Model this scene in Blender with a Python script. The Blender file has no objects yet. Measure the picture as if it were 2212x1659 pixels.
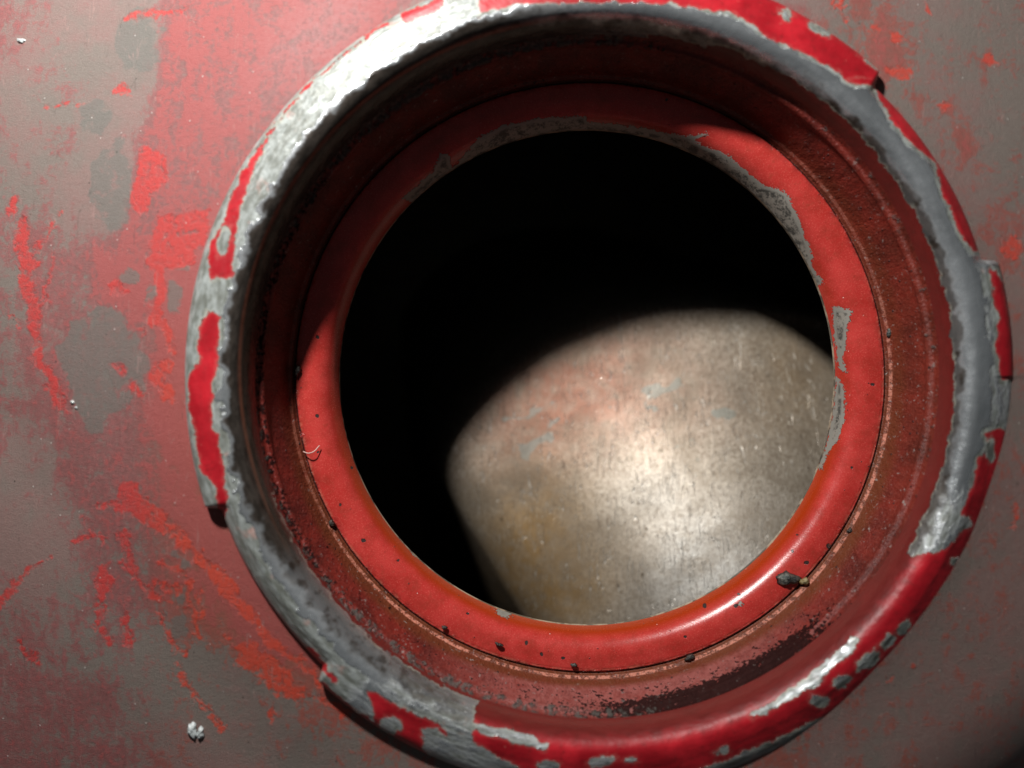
import bpy, math, random
import numpy as np
from mathutils import Vector
random.seed(7); rng = np.random.default_rng(11)
sc = bpy.context.scene
MM = 0.001
# ------------------------------------------------------------------ camera, lamp, world
# origin: neck axis, 78 mm under the lens.  x right, y up in the picture, z towards the camera
CX, CY, CZ = -7.9, -0.7, 78.0
FP = 1650.0                                   # focal length in px of a 2212 px wide picture
cam = bpy.data.cameras.new('camera'); camo = bpy.data.objects.new('camera', cam)
sc.collection.objects.link(camo); sc.camera = camo
camo.location = (CX*MM, CY*MM, CZ*MM)
cam.sensor_width = 36; cam.lens = 36*FP/2212
cam.clip_start = 0.002; cam.clip_end = 5
cam.dof.use_dof = True; cam.dof.focus_distance = 0.0795; cam.dof.aperture_fstop = 13.5
cam.dof.aperture_blades = 0

lamp = bpy.data.lights.new('torch', 'POINT'); lampo = bpy.data.objects.new('torch', lamp)
sc.collection.objects.link(lampo)
lampo.location = (-46.6*MM, 87*MM, 78*MM)
lamp.energy = 1.05; lamp.shadow_soft_size = 0.0042; lamp.color = (1.0, 0.972, 0.94)

w = bpy.data.worlds.new('World'); sc.world = w; w.use_nodes = True
bg = w.node_tree.nodes['Background']
bg.inputs[0].default_value = (0.86, 0.95, 1.0, 1); bg.inputs[1].default_value = 0.040
sc.view_settings.view_transform = 'Standard'; sc.view_settings.look = 'None'
sc.view_settings.exposure = 0; sc.view_settings.gamma = 1
sc.cycles.max_bounces = 8; sc.cycles.diffuse_bounces = 3; sc.cycles.caustics_reflective = False

# ------------------------------------------------------------------ numeric helpers
def proj(P):
    """where a surface point (mm) lies in the 2212 px sketch the wear marks were traced in"""
    d = CZ - P[:, 2]
    return np.stack([1106 + FP*(P[:, 0]-CX)/d, 829 - FP*(P[:, 1]-CY)/d], 1)
def unproj(px, py, z=0.0):
    d = CZ - z
    return ((px-1106)*d/FP + CX, (829-py)*d/FP + CY)
def sdf(Q, poly):
    """signed distance in px, positive inside"""
    poly = np.asarray(poly, float); n = len(poly)
    d = np.full(len(Q), 1e9); ins = np.zeros(len(Q), bool)
    for i in range(n):
        a = poly[i]; b = poly[(i+1) % n]; e = b-a; v = Q-a
        t = np.clip((v@e)/max(e@e, 1e-9), 0, 1)
        q = v - t[:, None]*e
        d = np.minimum(d, (q*q).sum(1))
        c = ((a[1] <= Q[:, 1]) & (Q[:, 1] < b[1])) | ((b[1] <= Q[:, 1]) & (Q[:, 1] < a[1]))
        if abs(b[1]-a[1]) > 1e-9:
            xx = a[0] + (Q[:, 1]-a[1])/(b[1]-a[1])*(b[0]-a[0])
            ins ^= c & (Q[:, 0] < xx)
    d = np.sqrt(d)
    return np.where(ins, d, -d)
def stroke(Q, pts, wid):
    """distance field of a line of varying width, positive inside"""
    pts = np.asarray(pts, float); m = len(pts)
    ws = np.linspace(wid[0], wid[1], m) if isinstance(wid, tuple) else np.full(m, wid)
    out = np.full(len(Q), -1e9)
    for i in range(max(m-1, 1)):
        a = pts[i]; b = pts[min(i+1, m-1)]; e = b-a; v = Q-a
        t = np.clip((v@e)/max(e@e, 1e-9), 0, 1)
        q = v - t[:, None]*e
        out = np.maximum(out, ws[i]*(1-t)/2 + ws[min(i+1, m-1)]*t/2 - np.sqrt((q*q).sum(1)))
    return out
def ell(Q, x, y, rx, ry=None, rot=0):
    ry = ry or rx; c, s = math.cos(math.radians(rot)), math.sin(math.radians(rot))
    dx, dy = Q[:, 0]-x, Q[:, 1]-y
    u = (dx*c+dy*s)/rx; v = (-dx*s+dy*c)/ry
    return (1-np.sqrt(u*u+v*v))*min(rx, ry)
TAB = rng.random((64, 64))
def vnoise(x, y):
    xi = np.floor(x).astype(int); yi = np.floor(y).astype(int); fx = x-xi; fy = y-yi
    fx = fx*fx*(3-2*fx); fy = fy*fy*(3-2*fy)
    g = lambda i, j: TAB[i % 64, j % 64]
    return (g(xi, yi)*(1-fx)+g(xi+1, yi)*fx)*(1-fy) + (g(xi, yi+1)*(1-fx)+g(xi+1, yi+1)*fx)*fy
def fbm(x, y, o=4):
    s = 0; a = .5
    for k in range(o):
        s = s + a*vnoise(x*2**k+17.3*k, y*2**k+5.1*k); a /= 2
    return s - .47
def zt(ox, oy, k, pts): return [(ox+k*a, oy+k*b) for a, b in pts]
def smooth(a, b, x):
    t = np.clip((x-a)/(b-a), 0, 1); return t*t*(3-2*t)

# ------------------------------------------------------------------ node helpers
class N:
    def __init__(s, name):
        s.m = bpy.data.materials.new(name); s.m.use_nodes = True
        s.t = s.m.node_tree; s.t.nodes.clear()
    def n(s, typ, **kw):
        o = s.t.nodes.new(typ)
        for k, v in kw.items(): setattr(o, k, v)
        return o
    def put(s, sock, v):
        if hasattr(v, 'links') or hasattr(v, 'is_linked'): s.t.links.new(v, sock)
        else:
            if sock.type == 'RGBA' and len(v) == 3: v = (*v, 1)
            sock.default_value = v
    def attr(s, a, vec=False):
        o = s.n('ShaderNodeAttribute', attribute_name=a); return o.outputs['Vector' if vec else 'Fac']
    def math(s, op, a, b=0.0, c=None, clamp=False):
        o = s.n('ShaderNodeMath', operation=op, use_clamp=clamp)
        s.put(o.inputs[0], a); s.put(o.inputs[1], b)
        if c is not None: s.put(o.inputs[2], c)
        return o.outputs[0]
    def mad(s, a, b, c): return s.math('MULTIPLY_ADD', a, b, c)
    def mix(s, f, a, b):
        o = s.n('ShaderNodeMix', data_type='RGBA'); s.put(o.inputs[0], f); s.put(o.inputs[6], a); s.put(o.inputs[7], b)
        return o.outputs[2]
    def mixf(s, f, a, b):
        o = s.n('ShaderNodeMix', data_type='FLOAT'); s.put(o.inputs[0], f); s.put(o.inputs[2], a); s.put(o.inputs[3], b)
        return o.outputs[0]
    def step(s, v, lo, hi, a=0.0, b=1.0):
        o = s.n('ShaderNodeMapRange', interpolation_type='SMOOTHSTEP')
        s.put(o.inputs[0], v); s.put(o.inputs[1], lo); s.put(o.inputs[2], hi); s.put(o.inputs[3], a); s.put(o.inputs[4], b)
        return o.outputs[0]
    def vec(s, scale=(1, 1, 1), src=None, rot=0.0):
        if src is None: src = s.n('ShaderNodeTexCoord').outputs['Object']
        o = s.n('ShaderNodeMapping'); s.put(o.inputs[0], src)
        o.inputs['Scale'].default_value = scale; o.inputs['Rotation'].default_value = (0, 0, rot); return o.outputs[0]
    def noise(s, scale, detail=4, rough=.55, v=None, dist=0.0):
        o = s.n('ShaderNodeTexNoise'); s.put(o.inputs['Vector'], v if v is not None else s.vec((1000, 1000, 1000)))
        o.inputs['Scale'].default_value = scale; o.inputs['Detail'].default_value = detail
        o.inputs['Roughness'].default_value = rough; o.inputs['Distortion'].default_value = dist
        return o.outputs[0]
    def dots(s, scale, lo, hi, v=None, rnd=1.0):
        """small dots; lo..hi in cell units"""
        o = s.n('ShaderNodeTexVoronoi'); s.put(o.inputs['Vector'], v if v is not None else s.vec((1000, 1000, 1000)))
        o.inputs['Scale'].default_value = scale; o.inputs['Randomness'].default_value = rnd
        return s.step(o.outputs['Distance'], lo, hi, 1.0, 0.0), o.outputs['Color']
    def hair(s, scale, stretch, rot, w_=.008, keep=.5):
        """hairline scratches: thin contour lines of a stretched noise, broken by another one"""
        n = s.noise(scale, 2, .5, s.vec((1000*stretch, 1000/stretch, 1000), rot=rot), .3)
        l = s.step(s.math('ABSOLUTE', s.math('SUBTRACT', n, .5)), 0.0, w_, 1.0, 0.0)
        return s.math('MULTIPLY', l, s.step(s.noise(.35, 3, .6, s.vec((1000, 1000, 1000), rot=rot+1)), keep, keep+.06))
    def bump(s, h, dist, strength=1.0, nrm=None):
        o = s.n('ShaderNodeBump'); s.put(o.inputs['Height'], h); o.inputs['Distance'].default_value = dist
        o.inputs['Strength'].default_value = strength
        if nrm is not None: s.put(o.inputs['Normal'], nrm)
        return o.outputs[0]
    def out(s, col, rough, metal=0.0, nrm=None, coat=0.0, spec=0.5, coatr=.1):
        p = s.n('ShaderNodeBsdfPrincipled'); s.put(p.inputs['Base Color'], col); s.put(p.inputs['Roughness'], rough)
        s.put(p.inputs['Metallic'], metal); s.put(p.inputs['Coat Weight'], coat); s.put(p.inputs['Specular IOR Level'], spec)
        p.inputs['Coat Roughness'].default_value = coatr
        if nrm is not None: s.put(p.inputs['Normal'], nrm)
        o = s.n('ShaderNodeOutputMaterial'); s.t.links.new(p.outputs[0], o.inputs[0]); return s.m

# ------------------------------------------------------------------ materials
def mat_flange():
    m = N('chipped_red_enamel')
    ring = m.attr('ring', True)                       # (cos, sin, profile) coordinates in mm
    along = m.vec((.5, .5, .5), ring)
    # paint edge
    e = m.mad(m.math('SUBTRACT', m.noise(.9, 4, .6), .5), 0.85, m.attr('red'))
    e = m.mad(m.math('SUBTRACT', m.noise(2.6, 5, .7), .5), 0.75, e)
    red = m.step(e, -.03, .03)
    edge = m.math('MULTIPLY', m.math('MULTIPLY', m.step(e, -.30, -.02), m.step(e, .0, .1, 1.0, 0.0)), m.step(m.noise(.8, 3, .6), .35, .6))
    # bare metal and old primer
    ns = m.noise(1.0, 5, .65, along); nl = m.noise(.25, 3, .6)
    prim = m.math('MULTIPLY', m.step(m.mad(m.math('SUBTRACT', ns, .5), .9, m.attr('white')), .35, .6), 1.0)
    ns2 = m.noise(.22, 4, .6, along)
    metal_c = m.mix(m.step(ns2, .3, .7), (.46, .49, .51), (.74, .78, .81))
    metal_c = m.mix(m.math('MULTIPLY', m.step(m.noise(.8, 3, .6), .5, .66), m.attr('grime_shade')), metal_c, (.05, .032, .018))
    white_c = m.mix(m.step(m.noise(1.3, 4, .6, along), .35, .7), (.15, .16, .14), (.34, .37, .36))
    white_c = m.mix(m.step(m.noise(.45, 3, .6), .6, .75, 0, .6), white_c, (.50, .26, .22))
    bare_c = m.mix(prim, metal_c, white_c)
    bare_c = m.mix(m.attr('grime_shade'), bare_c, m.mix(m.step(ns, .3, .7), (.022, .018, .015), (.065, .054, .046)))  # dark grime colour, also carrying shade on the inner lip
    bare_c = m.mix(m.math('MULTIPLY', m.attr('scratch'), .6), bare_c, (.26, .10, .06))
    bare_c = m.mix(m.math('MULTIPLY', edge, .6), bare_c, (.50, .50, .42))
    red_c = m.mix(m.step(nl, .35, .7), (.30, .006, .012), (.50, .014, .024))
    red_c = m.mix(m.step(m.noise(1.6, 5, .7), .52, .72, 0, .6), red_c, (.15, .012, .012))
    red_c = m.mix(m.math('MULTIPLY', m.step(e, .0, .35, 1, 0), .5), red_c, (.45, .10, .09))
    red_c = m.mix(m.step(m.noise(2.2, 4, .6), .68, .76, 0, .5), red_c, (.50, .20, .16))
    red_c = m.mix(m.attr('dull'), red_c, m.mix(ns, (.055, .007, .006), (.15, .014, .011)))
    col = m.mix(red, bare_c, red_c)
    h = m.mad(red, 1.0, m.math('MULTIPLY', ns, .2))
    h = m.mad(m.noise(.7, 3, .5), .42, h)
    h = m.mad(m.noise(1.1, 4, .6, along), m.mixf(red, m.mixf(prim, .12, .8), .12), h)
    h = m.mad(m.noise(5.0, 3, .6), .06, h)
    nb = m.bump(h, .00022, .9)
    rough = m.mixf(red, m.mixf(prim, m.mad(ns, .14, .20), m.mad(ns, .3, .28)), m.mad(ns, .35, .26))
    metal = m.mixf(red, m.mixf(prim, m.mixf(m.attr('grime_shade'), .85, .3), .15), 0.0)
    return m.out(col, rough, metal, nb, coat=m.mixf(red, .0, .08), spec=.42)

def mat_seat():
    m = N('glossy_red_seat')
    along = m.vec((1000, 1000, 1000))
    e = m.mad(m.math('SUBTRACT', m.noise(1.2, 5, .65), .5), 1.1, m.attr('chip')); e = m.mad(m.math('SUBTRACT', m.noise(4.5, 4, .7), .5), 1.0, e)
    chip = m.step(e, -.02, .04)
    n1 = m.noise(.35, 4, .6); n2 = m.noise(7.0, 3, .7)
    red_c = m.mix(m.step(n1, .3, .7), (.40, .026, .021), (.50, .044, .038))
    red_c = m.mix(m.step(n2, .45, .75, 0, .4), red_c, (.66, .13, .10))
    red_c = m.mix(m.math('MULTIPLY', m.step(m.noise(1.4, 4, .6), .58, .72), .35), red_c, (.22, .035, .015))
    red_c = m.mix(m.step(m.noise(.6, 5, .7), .42, .75, 0, .65), red_c, (.27, .030, .018))
    red_c = m.mix(m.step(m.noise(3.0, 4, .75), .60, .72, 0, .55), red_c, (.16, .020, .012))
    red_c = m.mix(m.attr('orange'), red_c, m.mix(n2, (.24, .020, .003), (.42, .042, .004)))
    chip_c = m.mix(m.step(m.mad(m.noise(5., 3, .7), .3, m.math('MULTIPLY', m.noise(.9, 4, .7, along), .7)), .42, .56), (.06, .058, .052), (.28, .26, .225))
    chip_c = m.mix(m.step(m.attr('chip'), .25, .55), m.mix(.0, (.26, .25, .22), chip_c), chip_c)
    edge = m.math('MULTIPLY', chip, m.step(e, .03, .22, 1.0, 0.0))
    chip_c = m.mix(m.math('MULTIPLY', edge, .2), chip_c, (.36, .33, .29))
    col = m.mix(chip, red_c, chip_c)
    spk = m.step(m.mad(m.math('SUBTRACT', m.noise(5.0, 2, .5), .5), .25, m.attr('speck')), 0.0, .05)
    d, c = m.dots(1.2, .05, .10); sel = m.n('ShaderNodeSeparateColor'); m.put(sel.inputs[0], c)
    dd = m.math('MULTIPLY', d, m.step(sel.outputs[0], .74, .76))
    spk = m.math('MAXIMUM', spk, dd)
    col = m.mix(spk, col, (.045, .03, .028))
    wd, wc = m.dots(1.1, .04, .06); se2 = m.n('ShaderNodeSeparateColor'); m.put(se2.inputs[0], wc)
    col = m.mix(m.math('MULTIPLY', wd, m.step(se2.outputs[1], .86, .88)), col, (.75, .62, .58))
    # cut sheet edge at the hole and cracked seam line
    cut = m.step(m.mad(m.math('SUBTRACT', m.noise(1.1, 3, .6), .5), .5, m.attr('cut')), .4, .55)
    col = m.mix(cut, col, m.mix(m.step(m.noise(.5, 3, .6), .4, .6), (.05, .045, .035), (.34, .27, .19)))
    crk = m.math('MULTIPLY', m.attr('crack'), m.step(m.noise(1.0, 5, .7), .34, .46))
    col = m.mix(m.math('MULTIPLY', crk, .95), col, (.03, .010, .008))
    bead_glint = m.attr('bead_glint')
    col = m.mix(m.math('MULTIPLY', bead_glint, m.step(m.noise(1.1, 4, .7), .48, .56)), col, (.52, .20, .13))  # pinkish highlight painted along the seam ridge
    h = m.mad(chip, -1.0, m.math('MULTIPLY', n2, .10)); h = m.mad(spk, .6, h); h = m.mad(crk, -1.2, h)
    h = m.mad(m.noise(1.6, 4, .65), m.mixf(m.math('MAXIMUM', bead_glint, m.attr('crack')), .06, 2.4), h)
    h = m.mad(m.noise(.25, 2, .5), .5, h)
    nb = m.bump(h, .00012, .9)
    rough = m.mixf(chip, m.mad(n2, .16, .17), .55)
    return m.out(col, rough, m.math('MULTIPLY', chip, .2), nb, coat=0.0, spec=.5)

def mat_wall():
    m = N('dirty_red_neck_wall')
    along = m.vec((1000, 1000, 700))
    n1 = m.noise(.35, 4, .6, along); n2 = m.noise(1.3, 5, .65, along); n3 = m.noise(5.0, 3, .6)
    c = m.mix(m.step(n1, .3, .7), (.060, .006, .005), (.18, .016, .011))
    c = m.mix(m.step(n3, .4, .75, 0, .4), c, (.30, .07, .05))
    c = m.mix(m.math('MULTIPLY', m.attr('brown'), m.step(n2, .2, .6, .5, 1)), c, m.mix(n3, (.09, .022, .008), (.17, .045, .017)))
    c = m.mix(m.math('MULTIPLY', m.attr('pink'), m.step(n2, .3, .6, .4, 1)), c, m.mix(n3, (.22, .055, .048), (.34, .115, .10)))
    e = m.mad(m.math('SUBTRACT', n2, .5), 1.3, m.attr('black')); e = m.mad(m.math('SUBTRACT', m.noise(3.0, 3, .6), .5), 1.8, e)
    bl = m.step(e, .45, .60); c = m.mix(m.math('MULTIPLY', bl, .92), c, m.mix(n3, (.005, .004, .004), (.014, .009, .009)))
    g = m.step(m.mad(m.math('SUBTRACT', n2, .5), 1.4, m.attr('grey')), .45, .6)
    c = m.mix(m.math('MULTIPLY', g, .85), c, m.mix(n3, (.04, .033, .028), (.13, .12, .11)))
    s = m.step(m.noise(1.9, 4, .7), .60, .70); c = m.mix(m.math('MULTIPLY', s, m.attr('salt')), c, (.30, .27, .25))
    d, cc = m.dots(1.1, .10, .16); sel = m.n('ShaderNodeSeparateColor'); m.put(sel.inputs[0], cc)
    dk = m.math('MULTIPLY', d, m.step(sel.outputs[0], .62, .64)); c = m.mix(m.math('MULTIPLY', dk, .8), c, (.03, .018, .018))
    bead_glint = m.math('MULTIPLY', m.attr('bead_glint'), m.step(m.noise(1.3, 5, .75), .46, .54)); c = m.mix(bead_glint, c, (.50, .18, .12))  # ridge highlight carried by colour, broken by noise
    h = m.mad(n2, 1.0, m.math('MULTIPLY', n3, .35)); h = m.mad(dk, .6, h); h = m.mad(g, .5, h)
    nb = m.bump(h, .00025, .8)
    return m.out(c, m.mixf(g, m.mad(n2, .3, .32), .6), 0.0, nb, spec=m.mixf(bl, .35, .0))

def mat_shell():
    m = N('worn_dusty_tank_skin')
    co = m.vec((1000, 1000, 1000))
    big = m.noise(.07, 3, .5, co); n1 = m.noise(.45, 5, .65, co, .4); n2 = m.noise(2.2, 5, .7, co); n3 = m.noise(9.0, 3, .7, co)
    st = m.noise(.55, 5, .65, m.vec((1700, 420, 1000), rot=.35))
    base = m.mix(m.step(m.mad(m.math('SUBTRACT', n1, .5), .5, big), .36, .62), (.158, .130, .113), (.200, .122, .110))
    gr2 = m.noise(12.0, 2, .6, co)
    base = m.mix(m.step(gr2, .45, .8, 0, .5), base, (.30, .26, .23)); base = m.mix(m.step(n3, .25, .45, .35, 0), base, (.085, .065, .055))
    # pink film of rubbed paint
    nf = m.noise(1.0, 5, .7, co, .8); f = m.mad(m.math('SUBTRACT', n1, .5), 1.2, m.attr('film')); f = m.mad(m.math('SUBTRACT', nf, .5), .9, f); f = m.mad(m.math('SUBTRACT', n2, .5), 1.0, f); f = m.mad(m.math('SUBTRACT', n3, .5), .4, f)
    f = m.mad(m.math('SUBTRACT', st, .5), .9, f)
    film = m.step(f, .34, .66)
    hue = m.attr('hue')
    film_c = m.mix(m.step(n2, .35, .7), (.185, .064, .062), (.26, .090, .088))
    film_c = m.mix(m.math('MULTIPLY', hue, .7), film_c, m.mix(n2, (.22, .055, .035), (.36, .085, .050)))
    c = m.mix(m.math('MULTIPLY', film, .85), base, film_c)
    # dense red paint left in broad patches
    fr = m.math('MULTIPLY', m.step(f, .74, .98), m.step(n3, .2, .5, .65, 1)); c = m.mix(m.math('MULTIPLY', fr, .7), c, (.33, .070, .066))
    nm = m.noise(.95, 4, .65, co, .6)
    s = m.mad(m.math('SUBTRACT', n1, .5), 1.9, m.attr('solid')); s = m.mad(m.math('SUBTRACT', nm, .5), 1.6, s); s = m.mad(m.math('SUBTRACT', n2, .5), 1.3, s)
    sol = m.math('MULTIPLY', m.step(s, -.22, .30), m.math('MULTIPLY', m.step(n3, .15, .6, .7, 1), m.step(n2, .32, .56, .5, 1)))
    sol_c = m.mix(m.step(n3, .3, .7, 0, .35), m.mix(hue, (.46, .028, .024), (.55, .052, .018)), (.52, .09, .085))
    c = m.mix(m.math('MULTIPLY', sol, .93), c, sol_c)
    gs = m.mad(m.math('SUBTRACT', n1, .5), 2.6, m.attr('grey')); gs = m.mad(m.math('SUBTRACT', nm, .5), 1.6, gs); gs = m.mad(m.math('SUBTRACT', n2, .5), .5, gs)
    gr = m.step(gs, -.12, .22); c = m.mix(m.math('MULTIPLY', gr, .75), c, m.mix(n3, (.090, .092, .082), (.160, .155, .138)))
    c = m.mix(m.math('MULTIPLY', m.attr('pale'), m.step(n2, .3, .65, .2, .7)), c, m.mix(n3, (.27, .13, .13), (.37, .215, .215)))  # pale pink lamp glare mixed into the skin colour
    # scratches, grit, sparkles
    hs = m.math('MAXIMUM', m.hair(.22, 3.4, -.9, .006, .50), m.hair(.3, 3.0, .35, .006, .54))
    c = m.mix(m.math('MULTIPLY', hs, .45), c, (.33, .20, .18))
    c = m.mix(m.math('MULTIPLY', m.hair(.26, 3.2, -1.5, .006, .54), .5), c, (.07, .05, .045))
    sn = m.noise(1.1, 6, .75, m.vec((700, 2600, 1000), rot=-.9)); c = m.mix(m.step(sn, .66, .74, 0, .35), c, (.34, .24, .21))
    d, cc = m.dots(1.0, .05, .09, co); q = m.n('ShaderNodeSeparateColor'); m.put(q.inputs[0], cc)
    lt = m.math('MULTIPLY', d, m.step(q.outputs[0], .72, .74)); c = m.mix(m.math('MULTIPLY', lt, .8), c, (.55, .52, .49))
    d2, c2 = m.dots(.7, .04, .075, co); q2 = m.n('ShaderNodeSeparateColor'); m.put(q2.inputs[0], c2)
    dk = m.math('MULTIPLY', d2, m.step(q2.outputs[1], .72, .74)); c = m.mix(dk, c, (.04, .028, .025))
    h = m.mad(n3, .8, m.math('MULTIPLY', n2, .45)); h = m.mad(gr2, .3, h); h = m.mad(lt, .8, h); h = m.mad(sol, .35, h); h = m.mad(n1, .6, h)
    nb = m.bump(h, .00010, .9)
    return m.out(c, m.mixf(sol, m.mad(n2, .2, .46), .48), 0.0, nb, spec=.38)

def mat_floor():
    m = N('stained_bare_tinplate')
    co = m.vec((1000, 1000, 1000))
    n1 = m.noise(.10, 5, .6, co, .5); n2 = m.noise(.5, 5, .7, co); n3 = m.noise(2.0, 5, .75, co, .3); fine = m.noise(1.2, 6, .8, m.vec((2600, 700, 1000), rot=-1.0))
    c = m.mix(m.step(n3, .3, .7), (.29, .235, .175), (.60, .53, .43))
    c = m.mix(m.math('MULTIPLY', m.attr('rust'), m.step(n2, .3, .6, .45, 1)), c, m.mix(n3, (.30, .135, .085), (.46, .24, .17)))
    c = m.mix(m.math('MULTIPLY', m.attr('ochre'), m.step(n2, .25, .65, .4, 1)), c, m.mix(n3, (.25, .145, .05), (.44, .28, .12)))
    gp = m.mad(m.math('SUBTRACT', n2, .5), 1.3, m.attr('verdigris')); g = m.step(gp, .0, .15)
    c = m.mix(m.math('MULTIPLY', m.attr('clean_bright'), m.step(n2, .25, .6, .4, .9)), c, m.mix(m.step(n3, .3, .7), (.52, .50, .46), (.86, .85, .80)))  # cleaner tin, its colour also raised to brighten the lit patch
    c = m.mix(m.math('MULTIPLY', g, .65), c, (.30, .34, .31))
    bs = m.math('MULTIPLY', m.step(n3, .57, .66), m.step(m.mad(m.math('SUBTRACT', n2, .5), .8, m.attr('spots')), .4, .7))
    c = m.mix(m.math('MULTIPLY', bs, .75), c, (.11, .06, .025))
    c = m.mix(m.step(fine, .56, .70, 0, .5), c, (.75, .71, .63)); c = m.mix(m.step(fine, .44, .30, 0, .5), c, (.16, .12, .09)); c = m.mix(m.step(n1, .45, .62, 0, .45), c, (.27, .215, .155))
    d, cc = m.dots(.35, .05, .12, co); q = m.n('ShaderNodeSeparateColor'); m.put(q.inputs[0], cc)
    c = m.mix(m.math('MULTIPLY', d, m.step(q.outputs[0], .7, .72, 0, .7)), c, (.10, .07, .04))
    rg = m.attr('rough_patch')
    hs = m.math('MAXIMUM', m.hair(.30, 3.6, .9, .007, .46), m.math('MAXIMUM', m.hair(.26, 3.2, -.5, .007, .5), m.hair(.4, 2.6, 2.2, .008, .5)))
    c = m.mix(m.math('MULTIPLY', hs, .6), c, (.85, .82, .74))
    c = m.mix(m.math('MULTIPLY', m.hair(.33, 3.0, 1.4, .010, .5), .7), c, (.08, .05, .03))
    c = m.mix(m.math('MULTIPLY', m.step(m.noise(6.5, 2, .6, co), .55, .75), .35), c, (.14, .10, .07))
    h = m.mad(hs, -.12, m.math('MULTIPLY', rg, 0.0)); h = m.mad(n3, .06, h); h = m.math('ADD', h, 0.0)
    h = m.mad(m.noise(5.5, 3, .6, co), .05, h); h = m.math('ADD', h, m.math('MULTIPLY', fine, .06)); h = m.mad(m.noise(.8, 3, .6, co, .5), m.mad(rg, .07, .0), h)
    nb = m.bump(h, .0006, .8); fl = m.bump(m.mad(m.noise(1.9, 2, .5, co, .7), .5, m.math('MULTIPLY', n3, .15)), .0007, 1.0)
    mt = m.out(c, m.mixf(rg, .50, .44), .58, nb, spec=.6, coat=m.math('MULTIPLY', m.step(rg, .2, .9, 0, .5), m.step(m.noise(1.5, 3, .6, co), .42, .56)), coatr=.035)
    p = [x for x in m.t.nodes if x.type == 'BSDF_PRINCIPLED'][0]; m.t.links.new(fl, p.inputs['Coat Normal']); p.inputs['Coat IOR'].default_value = 2.2
    return mt

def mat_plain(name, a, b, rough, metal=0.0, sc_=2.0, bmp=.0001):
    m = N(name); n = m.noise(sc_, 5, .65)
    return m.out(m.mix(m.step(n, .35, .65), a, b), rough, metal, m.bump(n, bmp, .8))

# ------------------------------------------------------------------ mesh helpers
def mesh_obj(name, V, F, mat, parent=None, attrs=None, smoothf=True):
    me = bpy.data.meshes.new(name)
    V = np.asarray(V, float); me.from_pydata((V*MM).tolist(), [], F.tolist() if isinstance(F, np.ndarray) else F)
    me.polygons.foreach_set('use_smooth', [smoothf]*len(me.polygons))
    for k, a in (attrs or {}).items():
        if a.ndim == 2:
            at = me.attributes.new(k, 'FLOAT_VECTOR', 'POINT'); at.data.foreach_set('vector', a.astype(np.float32).ravel())
        else:
            at = me.attributes.new(k, 'FLOAT', 'POINT'); at.data.foreach_set('value', a.astype(np.float32))
    me.materials.append(mat); me.update()
    o = bpy.data.objects.new(name, me); sc.collection.objects.link(o)
    if parent: o.parent = parent
    return o
def catmull(P, n):
    P = np.asarray(P, float); out = []
    Pe = np.vstack([2*P[0]-P[1], P, 2*P[-1]-P[-2]])
    for i in range(1, len(Pe)-2):
        p0, p1, p2, p3 = Pe[i-1], Pe[i], Pe[i+1], Pe[i+2]
        for t in np.arange(n)/n:
            out.append(.5*((2*p1)+(-p0+p2)*t+(2*p0-5*p1+4*p2-p3)*t*t+(-p0+3*p1-3*p2+p3)*t**3))
    out.append(P[-1]); return np.array(out)
def grid_faces(nr, na, sel=None, wrap=True):
    i, j = np.meshgrid(np.arange(nr-1), np.arange(na if wrap else na-1), indexing='ij')
    j2 = (j+1) % na
    if sel is not None: i, j, j2 = i[sel], j[sel], j2[sel]
    return np.stack([i*na+j, i*na+j2, (i+1)*na+j2, (i+1)*na+j], -1).reshape(-1, 4)
def compact(V, F, attrs):
    u, inv = np.unique(F.ravel(), return_inverse=True)
    return V[u], inv.reshape(F.shape), {k: a[u] for k, a in attrs.items()}

# ------------------------------------------------------------------ the tank
tank = bpy.data.objects.new('fuel_tank', None); sc.collection.objects.link(tank)
tank.empty_display_size = .02
tank['label'] = 'worn red metal fuel tank with a chipped bayonet filler neck and open round hole'
tank['category'] = 'fuel tank'

def shell_depth(x, y):
    r = np.sqrt(x*x+y*y)
    w = .8*x-.6*y
    q = np.maximum(r-36, -2)
    an = np.degrees(np.arctan2(y, x)) % 360
    d = 69.95 + .35*smooth(228, 300, an)*smooth(368, 335, an) + .4*(1-np.exp(-q/2.5)) + .085*q + .0007*q*q + .06*q*smooth(5, -45, x)*smooth(0, 10, q) - .045*np.maximum(w, 0) + .026*np.maximum(0, .6*x-.8*y-44)**2
    d = d + .9*np.exp(-((x*.75+y*.66+46)/5)**2)*smooth(30, 60, r)*.5
    return d

# neck profile (radius, depth under the lens) from the hole outwards
seat_p = [(26.30, 81.0), (26.08, 80.75), (26.02, 80.4), (26.15, 79.8), (26.42, 79.0), (26.85, 78.25), (27.4, 77.75), (28.1, 77.45),
          (29.0, 77.35), (29.72, 77.33), (29.88, 77.45), (30.0, 77.55)]
wall_p = [(30.0, 77.55), (30.1, 77.42), (30.2, 77.22), (30.34, 77.12), (30.48, 77.0), (30.62, 76.6), (30.85, 75.6), (31.15, 74.4), (31.40, 73.3), (31.46, 72.75), (31.40, 72.45), (31.52, 72.15), (31.80, 71.9), (31.92, 71.3)]
rim_p = [(31.92, 71.3), (31.98, 70.6), (32.10, 69.8), (32.35, 69.0), (32.75, 68.35), (33.35, 67.98), (34.1, 67.95), (35.0, 68.12)]
lug_p = [(35.0, 68.12), (35.8, 68.28), (36.6, 68.5), (37.2, 68.85), (37.6, 69.3), (37.72, 69.8), (37.55, 70.4), (37.0, 70.8), (36.0, 70.9), (35.0, 71.1), (34.4, 71.8), (34.2, 73.0), (34.2, 75.5)]
NA = 2000
TH = np.arange(NA)/NA*2*math.pi; DEG = np.degrees(TH)
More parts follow.
